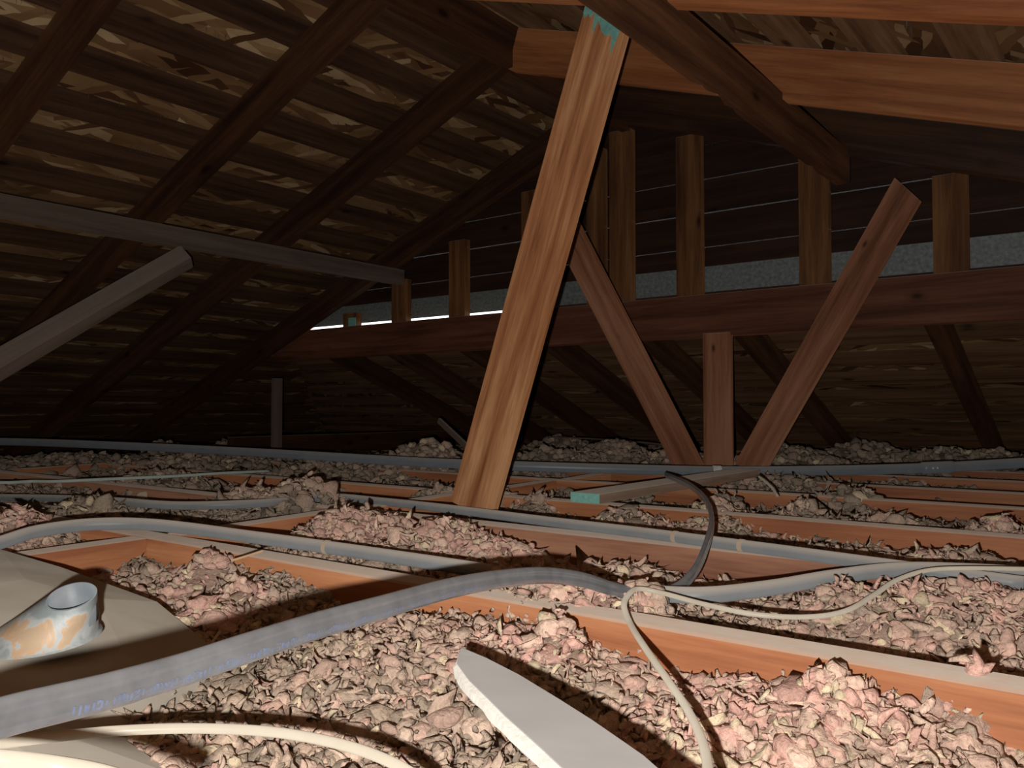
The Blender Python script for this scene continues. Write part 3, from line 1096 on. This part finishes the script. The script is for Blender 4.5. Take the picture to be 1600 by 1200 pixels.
# core: crumbled edge
sub = 8
Ls, Rs = [], []
for i in range(len(Lw) - 1):
    for k in range(sub):
        t = k / sub
        Ls.append(Lw[i].lerp(Lw[i + 1], t)); Rs.append(Rw[i].lerp(Rw[i + 1], t))
Ls.append(Lw[-1]); Rs.append(Rw[-1])
bm = bmesh.new()
rows = []
for i, (l, r) in enumerate(zip(Ls, Rs)):
    inw = (r - l).normalized()
    j1 = mnoise.noise(l * 60) * 0.0015; j2 = mnoise.noise(l * 45 + Vector((5, 5, 5))) * 0.002
    grow = min(1.0, 0.25 + i / 20.0)
    pts = [l + Vector((0, 0, -0.0009)) + inw * 0.0006, l - inw * (0.0035 * grow + j1) + Vector((0, 0, -0.0025)),
           l - inw * (0.0045 * grow + j2) + Vector((0, 0, -0.0068)), l - inw * (0.001 + j1) + Vector((0, 0, -0.0100)),
           r + Vector((0, 0, -0.0100)) - inw * 0.001, r + Vector((0, 0, -0.0009)) - inw * 0.0006]
    rows.append([bm.verts.new(p) for p in pts])
for a, b_ in zip(rows[:-1], rows[1:]):
    for j in range(6):
        bm.faces.new((a[j], a[(j + 1) % 6], b_[(j + 1) % 6], b_[j]))
bm.faces.new(rows[0]); bm.faces.new(rows[-1][::-1])
bmesh.ops.recalc_face_normals(bm, faces=bm.faces)
me = bpy.data.meshes.new('core'); bm.to_mesh(me); bm.free()
c_ = link('gypsum_core', me, M['board_core'], pb)
c_['label'] = 'crumbly white broken edge'

# ------------------------------------------------------------------ nails through the roof deck
def nails(parent, count_rows, zf, slope_axis, area, seed):
    rg = random.Random(seed)
    V, F = [], []
    (xa, xb), (ya, yb_) = area
    for _ in range(count_rows):
        cx, cy = rg.uniform(xa, xb), rg.uniform(ya, yb_)
        nn = rg.randint(3, 9)
        for k in range(nn):
            if slope_axis == 'x':
                x = cx + rg.uniform(-.006, .006); y = cy + k * rg.uniform(0.012, 0.03)
            else:
                x = cx + k * rg.uniform(0.012, 0.03); y = cy + rg.uniform(-.006, .006)
            z = zf(x, y) + 0.002
            L = rg.uniform(0.012, 0.026)
            tip = Vector((x + rg.uniform(-.004, .004), y + rg.uniform(-.004, .004), z - L))
            b0 = len(V)
            for q in range(3):
                V.append((x + 0.0014 * math.cos(q * 2.1), y + 0.0014 * math.sin(q * 2.1), z))
            V.append(tuple(tip))
            F += [(b0, b0 + 1, b0 + 3), (b0 + 1, b0 + 2, b0 + 3), (b0 + 2, b0, b0 + 3)]
    me = bpy.data.meshes.new('nails')
    me.from_pydata(V, [], F)
    o = link('roofing_nails', me, M['black'], parent)
    o['kind'] = 'stuff'
    o['label'] = 'rows of nail points poking through the strand board'


nails(ceil_l, 150, lambda x, y: osb_z_left(x), 'x', ((-4.0, -1.55), (0.6, 2.55)), 3)
nails(ceil_r, 25, lambda x, y: osb_z_right(x), 'x', ((-1.4, 0.6), (0.8, 2.5)), 4)
nails(ceil_b, 60, lambda x, y: osb_z_back(y), 'y', ((-2.6, 0.4), (2.8, 3.9)), 5)


# ------------------------------------------------------------------ blown insulation
def vnoise(x, y, seed=0):
    xi = np.floor(x).astype(np.int64); yi = np.floor(y).astype(np.int64)
    xf = x - xi; yf = y - yi
    u = xf * xf * (3 - 2 * xf); v = yf * yf * (3 - 2 * yf)

    def h(a, b):
        n = (a * 374761393 + b * 668265263 + seed * 974634777) & 0xffffffff
        n = ((n ^ (n >> 13)) * 1274126177) & 0xffffffff
        n = n ^ (n >> 16)
        return (n & 0xffff) / 65535.0
    return (h(xi, yi) * (1 - u) + h(xi + 1, yi) * u) * (1 - v) + (h(xi, yi + 1) * (1 - u) + h(xi + 1, yi + 1) * u) * v


def fbm(x, y, f, seed, o=3):
    s = 0; a = 1; t = 0
    for k in range(o):
        s = s + a * vnoise(x * f * 2 ** k + 13.1 * k, y * f * 2 ** k + 7.7 * k, seed + k)
        t += a; a *= 0.5
    return s / t


# (px, py, height z, radius, pink)
MO = [(330, 868, 0.005, 0.045, 1.0), (375, 915, -0.01, 0.035, 1.0), (330, 950, -0.015, 0.04, 1.0), (555, 800, 0.035, 0.13, 0.2), (700, 822, 0.020, 0.10, 0.9), (790, 850, 0.0, 0.06, 0.6),
      (600, 850, -0.005, 0.15, 0.1), (478, 752, 0.045, 0.11, 0.1), (400, 765, 0.015, 0.12, 0.1), (870, 965, 0.012, 0.028, 1.3), (835, 1005, -0.02, 0.05, 0.9),
      (1300, 1062, -0.004, 0.045, 0.9), (1370, 1110, -0.022, 0.055, 0.9), (1240, 1095, -0.025, 0.05, 0.7), (1160, 1100, -0.03, 0.05, 0.5), (770, 1010, -0.018, 0.05, 0.4),
      (670, 985, -0.022, 0.09, 0.5), (450, 905, -0.02, 0.07, 0.1), (1320, 918, 0.004, 0.05, 0.2), (1420, 925, -0.002, 0.07, 0.5), (1530, 925, 0.0, 0.10, 0.5),
      (1515, 1040, 0.006, 0.022, 1.2), (1000, 905, -0.028, 0.06, 0.1), (960, 890, -0.02, 0.06, 0.0), (1120, 785, 0.010, 0.06, 0.3), (980, 800, 0.004, 0.07, 0.1),
      (1130, 812, -0.012, 0.09, 0.4), (1250, 785, 0.012, 0.06, 0.1), (1130, 775, 0.012, 0.07, 0.1), (1290, 815, -0.012, 0.08, 0.0), (1400, 812, -0.012, 0.10, 0.0), (1560, 812, 0.012, 0.07, 0.8),
      (1280, 860, -0.022, 0.05, 0.0), (1500, 868, -0.012, 0.09, 0.0), (1330, 765, 0.014, 0.10, 0.1), (1220, 745, 0.01, 0.14, 0.0), (30, 800, 0.035, 0.08, 1.2), (130, 785, 0.01, 0.12, 0.0),
      (250, 740, 0.015, 0.18, 0.0), (120, 712, 0.02, 0.25, 0.1), (300, 712, 0.025, 0.25, 0.4), (840, 775, 0.005, 0.07, 0.0), (780, 770, 0.0, 0.07, 0), (690, 765, 0.0, 0.08, 0),
      (850, 905, 0.016, 0.045, 0.2), (930, 915, 0.014, 0.045, 0.2), (1005, 922, 0.010, 0.04, 0.3), (775, 893, 0.016, 0.035, 0.2), (560, 722, 0.01, 0.15, 0.0), (500, 727, 0.012, 0.16, 0.0), (1000, 770, 0.0, 0.05, 0)]
MW = []
for px_, py_, z, r, pk in MO:
    p = pZ(px_, py_, z)
    MW.append((p.x, p.y, z, r, pk))
for px_, py_, D, r, pk in ((668, 690, 2.95, 0.17, 0.3), (255, 688, 3.6, 0.10, 0.3), (360, 690, 4.0, 0.12, 0.0), (880, 680, 3.9, 0.16, 0.0), (960, 690, 3.2, 0.18, 0.1), (1060, 700, 2.95, 0.14, 0.1),
                      (1230, 698, 3.0, 0.2, 0.0), (1350, 692, 3.3, 0.2, 0.0), (1480, 705, 3.0, 0.2, 0.0), (1560, 706, 2.9, 0.18, 0.0), (860, 705, 3.0, 0.2, 0.0), (1290, 716, 2.8, 0.12, 0.0), (1170, 712, 2.85, 0.08, 0.0)):
    p = pD(px_, py_, D)
    MW.append((p.x, p.y, p.z, r, pk))


def hI(x, y):
    D = x * FW.x + y * FW.y
    far = np.clip((D - 2.2) / 1.5, 0, 1)
    z = -0.048 + 0.022 * far + 0.042 * (fbm(x, y, 4.5, 3) - 0.5) + 0.018 * (fbm(x, y, 16, 9, 2) - 0.5) + far * 0.03 * (fbm(x, y, 2.5, 21) - 0.3)
    z = np.minimum(z, -0.008 + 0.05 * far)
    for mx, my, mz, r, pk in MW:
        d2 = (x - mx) ** 2 + (y - my) ** 2
        w = np.exp(-d2 / (r * r) * 1.1)
        z = np.maximum(z, z + (mz - z) * w)
    # under the sheet metal hood it stays low
    return z


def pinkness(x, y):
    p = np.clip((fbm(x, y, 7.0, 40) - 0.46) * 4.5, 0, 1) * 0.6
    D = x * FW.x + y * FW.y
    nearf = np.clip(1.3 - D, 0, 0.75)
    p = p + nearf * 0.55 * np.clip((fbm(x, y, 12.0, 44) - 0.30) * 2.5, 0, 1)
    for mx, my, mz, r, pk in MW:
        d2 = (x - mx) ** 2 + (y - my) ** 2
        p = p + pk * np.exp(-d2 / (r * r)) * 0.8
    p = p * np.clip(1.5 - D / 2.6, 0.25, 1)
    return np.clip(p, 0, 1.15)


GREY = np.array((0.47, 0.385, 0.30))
TAN = np.array((0.66, 0.52, 0.40))
PINK = np.array((0.85, 0.53, 0.44))
LPINK = np.array((0.90, 0.65, 0.52))
CREAM = np.array((0.92, 0.76, 0.54))


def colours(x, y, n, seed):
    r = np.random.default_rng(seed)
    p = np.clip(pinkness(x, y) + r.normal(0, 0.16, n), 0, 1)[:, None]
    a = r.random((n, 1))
    basec = (GREY * (1 - a) + TAN * a) * (0.80 + 0.30 * np.clip(p * 2.5, 0, 1))  # dusty clumps without pink darkened too: dimness away from the lamp put into colour
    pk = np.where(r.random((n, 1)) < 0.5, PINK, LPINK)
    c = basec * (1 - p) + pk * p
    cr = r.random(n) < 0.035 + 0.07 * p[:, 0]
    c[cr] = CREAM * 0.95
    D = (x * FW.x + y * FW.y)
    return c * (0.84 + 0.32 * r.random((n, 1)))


def base_shapes(sub, count, seed, flake=False):
    out = []
    for s in range(count):
        bm = bmesh.new()
        bmesh.ops.create_icosphere(bm, subdivisions=sub, radius=1.0)
        off = Vector((seed * 3.1 + s * 5.3, s * 1.7, 0))
        ax_ = Vector((random.uniform(.85, 1.35), random.uniform(.75, 1.05), random.uniform(.5, .85)))
        bend = random.uniform(-0.5, 0.5)
        if flake:
            ax_ = Vector((random.uniform(1.2, 2.2), random.uniform(.5, .9), random.uniform(.22, .4))); bend = random.uniform(0.3, 0.6) * random.choice((-1, 1)) * 0.6
        V = []
        for v in bm.verts:
            d = v.co.copy()
            k = 1 + 0.50 * mnoise.noise(d * 1.3 + off) + (0.34 if sub > 2 else 0.2) * mnoise.noise(d * 3.0 + off)
            q = Vector((d.x * ax_.x, d.y * ax_.y, d.z * ax_.z)) * k
            q.z += bend * q.x * q.x
            V.append(q[:])
        F = [[v.index for v in f.verts] for f in bm.faces]
        bm.free()
        out.append((np.array(V, dtype=np.float32), np.array(F, dtype=np.int32)))
    return out


SH = {3: base_shapes(3, 16, 1), 2: base_shapes(2, 16, 2), 1: base_shapes(2, 12, 3, True), 0: base_shapes(1, 10, 4), -1: base_shapes(1, 12, 5, True)}


def rand_rot(n, r):
    q = r.normal(size=(n, 4)); q /= np.linalg.norm(q, axis=1)[:, None]
    w, x, y, z = q.T
    R = np.empty((n, 3, 3))
    R[:, 0, 0] = 1 - 2 * (y * y + z * z); R[:, 0, 1] = 2 * (x * y - z * w); R[:, 0, 2] = 2 * (x * z + y * w)
    R[:, 1, 0] = 2 * (x * y + z * w); R[:, 1, 1] = 1 - 2 * (x * x + z * z); R[:, 1, 2] = 2 * (y * z - x * w)
    R[:, 2, 0] = 2 * (x * z - y * w); R[:, 2, 1] = 2 * (y * z + x * w); R[:, 2, 2] = 1 - 2 * (x * x + y * y)
    return R


HP = np.array([(p.x, p.y) for p in OW])


def in_hood(x, y, grow=0.0):
    c = HP.mean(axis=0)
    poly = c + (HP - c) * (1 - grow)
    inside = np.zeros(len(x), bool)
    n = len(poly)
    j = n - 1
    for i in range(n):
        xi, yi = poly[i]; xj, yj = poly[j]
        cond = ((yi > y) != (yj > y)) & (x < (xj - xi) * (y - yi) / (yj - yi + 1e-12) + xi)
        inside ^= cond
        j = i
    return inside


def build_bay(idx, ya, yb2, label):
    """one bay of loose fill between two joists: an uneven bed with thousands of clumps on it"""
    Vs, Fs, Cs = [], [], []
    voff = 0
    # bed
    xs = np.arange(-3.9, 1.9, 0.02); ys = np.arange(ya, yb2 + 0.001, 0.02)
    X, Y = np.meshgrid(xs, ys, indexing='ij')
    x = X.ravel(); y = Y.ravel()
    z = hI(x, y) - 0.004
    hd = in_hood(x, y, 0.02)
    z[hd] = np.minimum(z[hd], HZ - 0.05)
    V = np.stack([x, y, z], 1).astype(np.float32)
    nx, ny = len(xs), len(ys)
    I = np.arange(nx * ny).reshape(nx, ny)
    q = np.stack([I[:-1, :-1].ravel(), I[1:, :-1].ravel(), I[1:, 1:].ravel(), I[:-1, 1:].ravel()], 1)
    F = np.concatenate([q[:, [0, 1, 2]], q[:, [0, 2, 3]]])
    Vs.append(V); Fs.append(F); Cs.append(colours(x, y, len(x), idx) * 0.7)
    voff = len(V)
    r = np.random.default_rng(100 + idx)
    for (d0, d1, sp, sub, rad) in ((0.22, 0.60, 0.0084, 1, 0.0044), (0.60, 0.95, 0.0080, -1, 0.0044), (0.95, 1.7, 0.0105, -1, 0.0052), (1.7, 2.6, 0.017, -1, 0.0068),
                                   (0.22, 0.45, 0.0092, 3, 0.0069), (0.45, 0.78, 0.0092, 2, 0.0069), (0.78, 1.35, 0.0108, 2, 0.0072),
                                   (1.35, 2.3, 0.0185, 2, 0.0098), (2.3, 3.3, 0.021, 0, 0.0125), (3.3, 5.4, 0.028, 0, 0.0155)):
        xs0, xs1 = -3.9, 1.9
        n = int((xs1 - xs0) * (yb2 - ya) / (sp * sp) * 1.0)
        x = r.uniform(xs0, xs1, n); y = r.uniform(ya, yb2, n)
        D = x * FW.x + y * FW.y
        S = x * RT.x + y * RT.y
        k = (D >= d0) & (D < d1) & (np.abs(S) < D * 0.67 + 0.10)
        x, y = x[k], y[k]
        hd = in_hood(x, y, 0.05)
        x, y = x[~hd], y[~hd]
        n = len(x)
        if n == 0:
            continue
        z = hI(x, y)
        # rough tufts
        z = z + (0.0045 if abs(sub) == 1 else 0.0) + r.normal(0, 0.003, n) + np.where(r.random(n) < 0.03, 0.008, 0)
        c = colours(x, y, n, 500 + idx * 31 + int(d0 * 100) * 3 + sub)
        R = rand_rot(n, r)
        sc = rad * np.exp(r.normal(0, 0.33, n))
        dist_sc = 1.0
        which = r.integers(0, len(SH[sub]), n)
        for w, (bv, bf) in enumerate(SH[sub]):
            m_ = np.where(which == w)[0]
            if len(m_) == 0: continue
            P = np.einsum('nij,vj->nvi', R[m_], bv) * sc[m_][:, None, None]
            P[:, :, 2] *= 0.85
            P = P + np.stack([x[m_], y[m_], z[m_]], 1)[:, None, :]
            nv_ = len(bv)
            Fw = (bf[None, :, :] + (np.arange(len(m_)) * nv_)[:, None, None] + voff).reshape(-1, 3)
            # each clump: a little lighter on its upper flakes
            cc = np.repeat(c[m_][:, None, :], nv_, axis=1).reshape(-1, 3)
            Vs.append(P.reshape(-1, 3).astype(np.float32)); Fs.append(Fw); Cs.append(cc)
            voff += nv_ * len(m_)
    V = np.concatenate(Vs); F = np.concatenate(Fs).astype(np.int32); C = np.concatenate(Cs)
    me = bpy.data.meshes.new('loose_insulation')
    me.vertices.add(len(V)); me.vertices.foreach_set('co', V.ravel())
    me.loops.add(len(F) * 3); me.loops.foreach_set('vertex_index', F.ravel())
    me.polygons.add(len(F))
    me.polygons.foreach_set('loop_start', np.arange(0, len(F) * 3, 3, dtype=np.int32))
    me.update(calc_edges=True)
    me.polygons.foreach_set('use_smooth', np.ones(len(F), dtype=bool))
    at = me.color_attributes.new('Col', 'FLOAT_COLOR', 'POINT')
    at.data.foreach_set('color', np.concatenate([C, np.ones((len(C), 1))], 1).astype(np.float32).ravel())
    o = link('loose_insulation', me, M['fibre'])
    tag(o, label, 'insulation', 'loose insulation between the joists', 'stuff')
    return len(F)


edges = [-0.4] + JY + [yb - 0.25]
labs = ['pink and tan loose insulation in the foreground, in front of the nearest joist',
        'loose insulation between the nearest joist and the second joist',
        'greyish loose insulation between the second and third joist, round the big brace foot',
        'greyish loose insulation between the third and fourth joist',
        'grey loose insulation between the fourth and fifth joist',
        'grey loose insulation under the long conduit',
        'grey loose insulation just beyond the conduit round the strut foot',
        'dim loose insulation beyond the struts', 'dim loose insulation under the low back roof', 'loose insulation heaped along the back eave']
tot = 0
for i in range(len(edges) - 1):
    tot += build_bay(i, edges[i], edges[i + 1], labs[i])
print('insulation triangles', tot)

# ------------------------------------------------------------------ splinters lying about
for (xa, ya_, xb_, yb_, D, lb) in ((362, 876, 411, 861, 1.0, 'thin splinter standing in insulation by the nearest joist'),
                                   (332, 1003, 344, 986, 0.72, 'small splinter in the near insulation above the thick cable'),
                                   (1244, 1000, 1262, 1030, 0.0, None)):
    if not lb: continue
    o = timber('splinter', pD(xa, ya_, D), pD(xb_, yb_, D), 0.0022, 0.0012, (0, -1, 0), M['straw'], bevel=0)
    tag(o, lb, 'splinter')
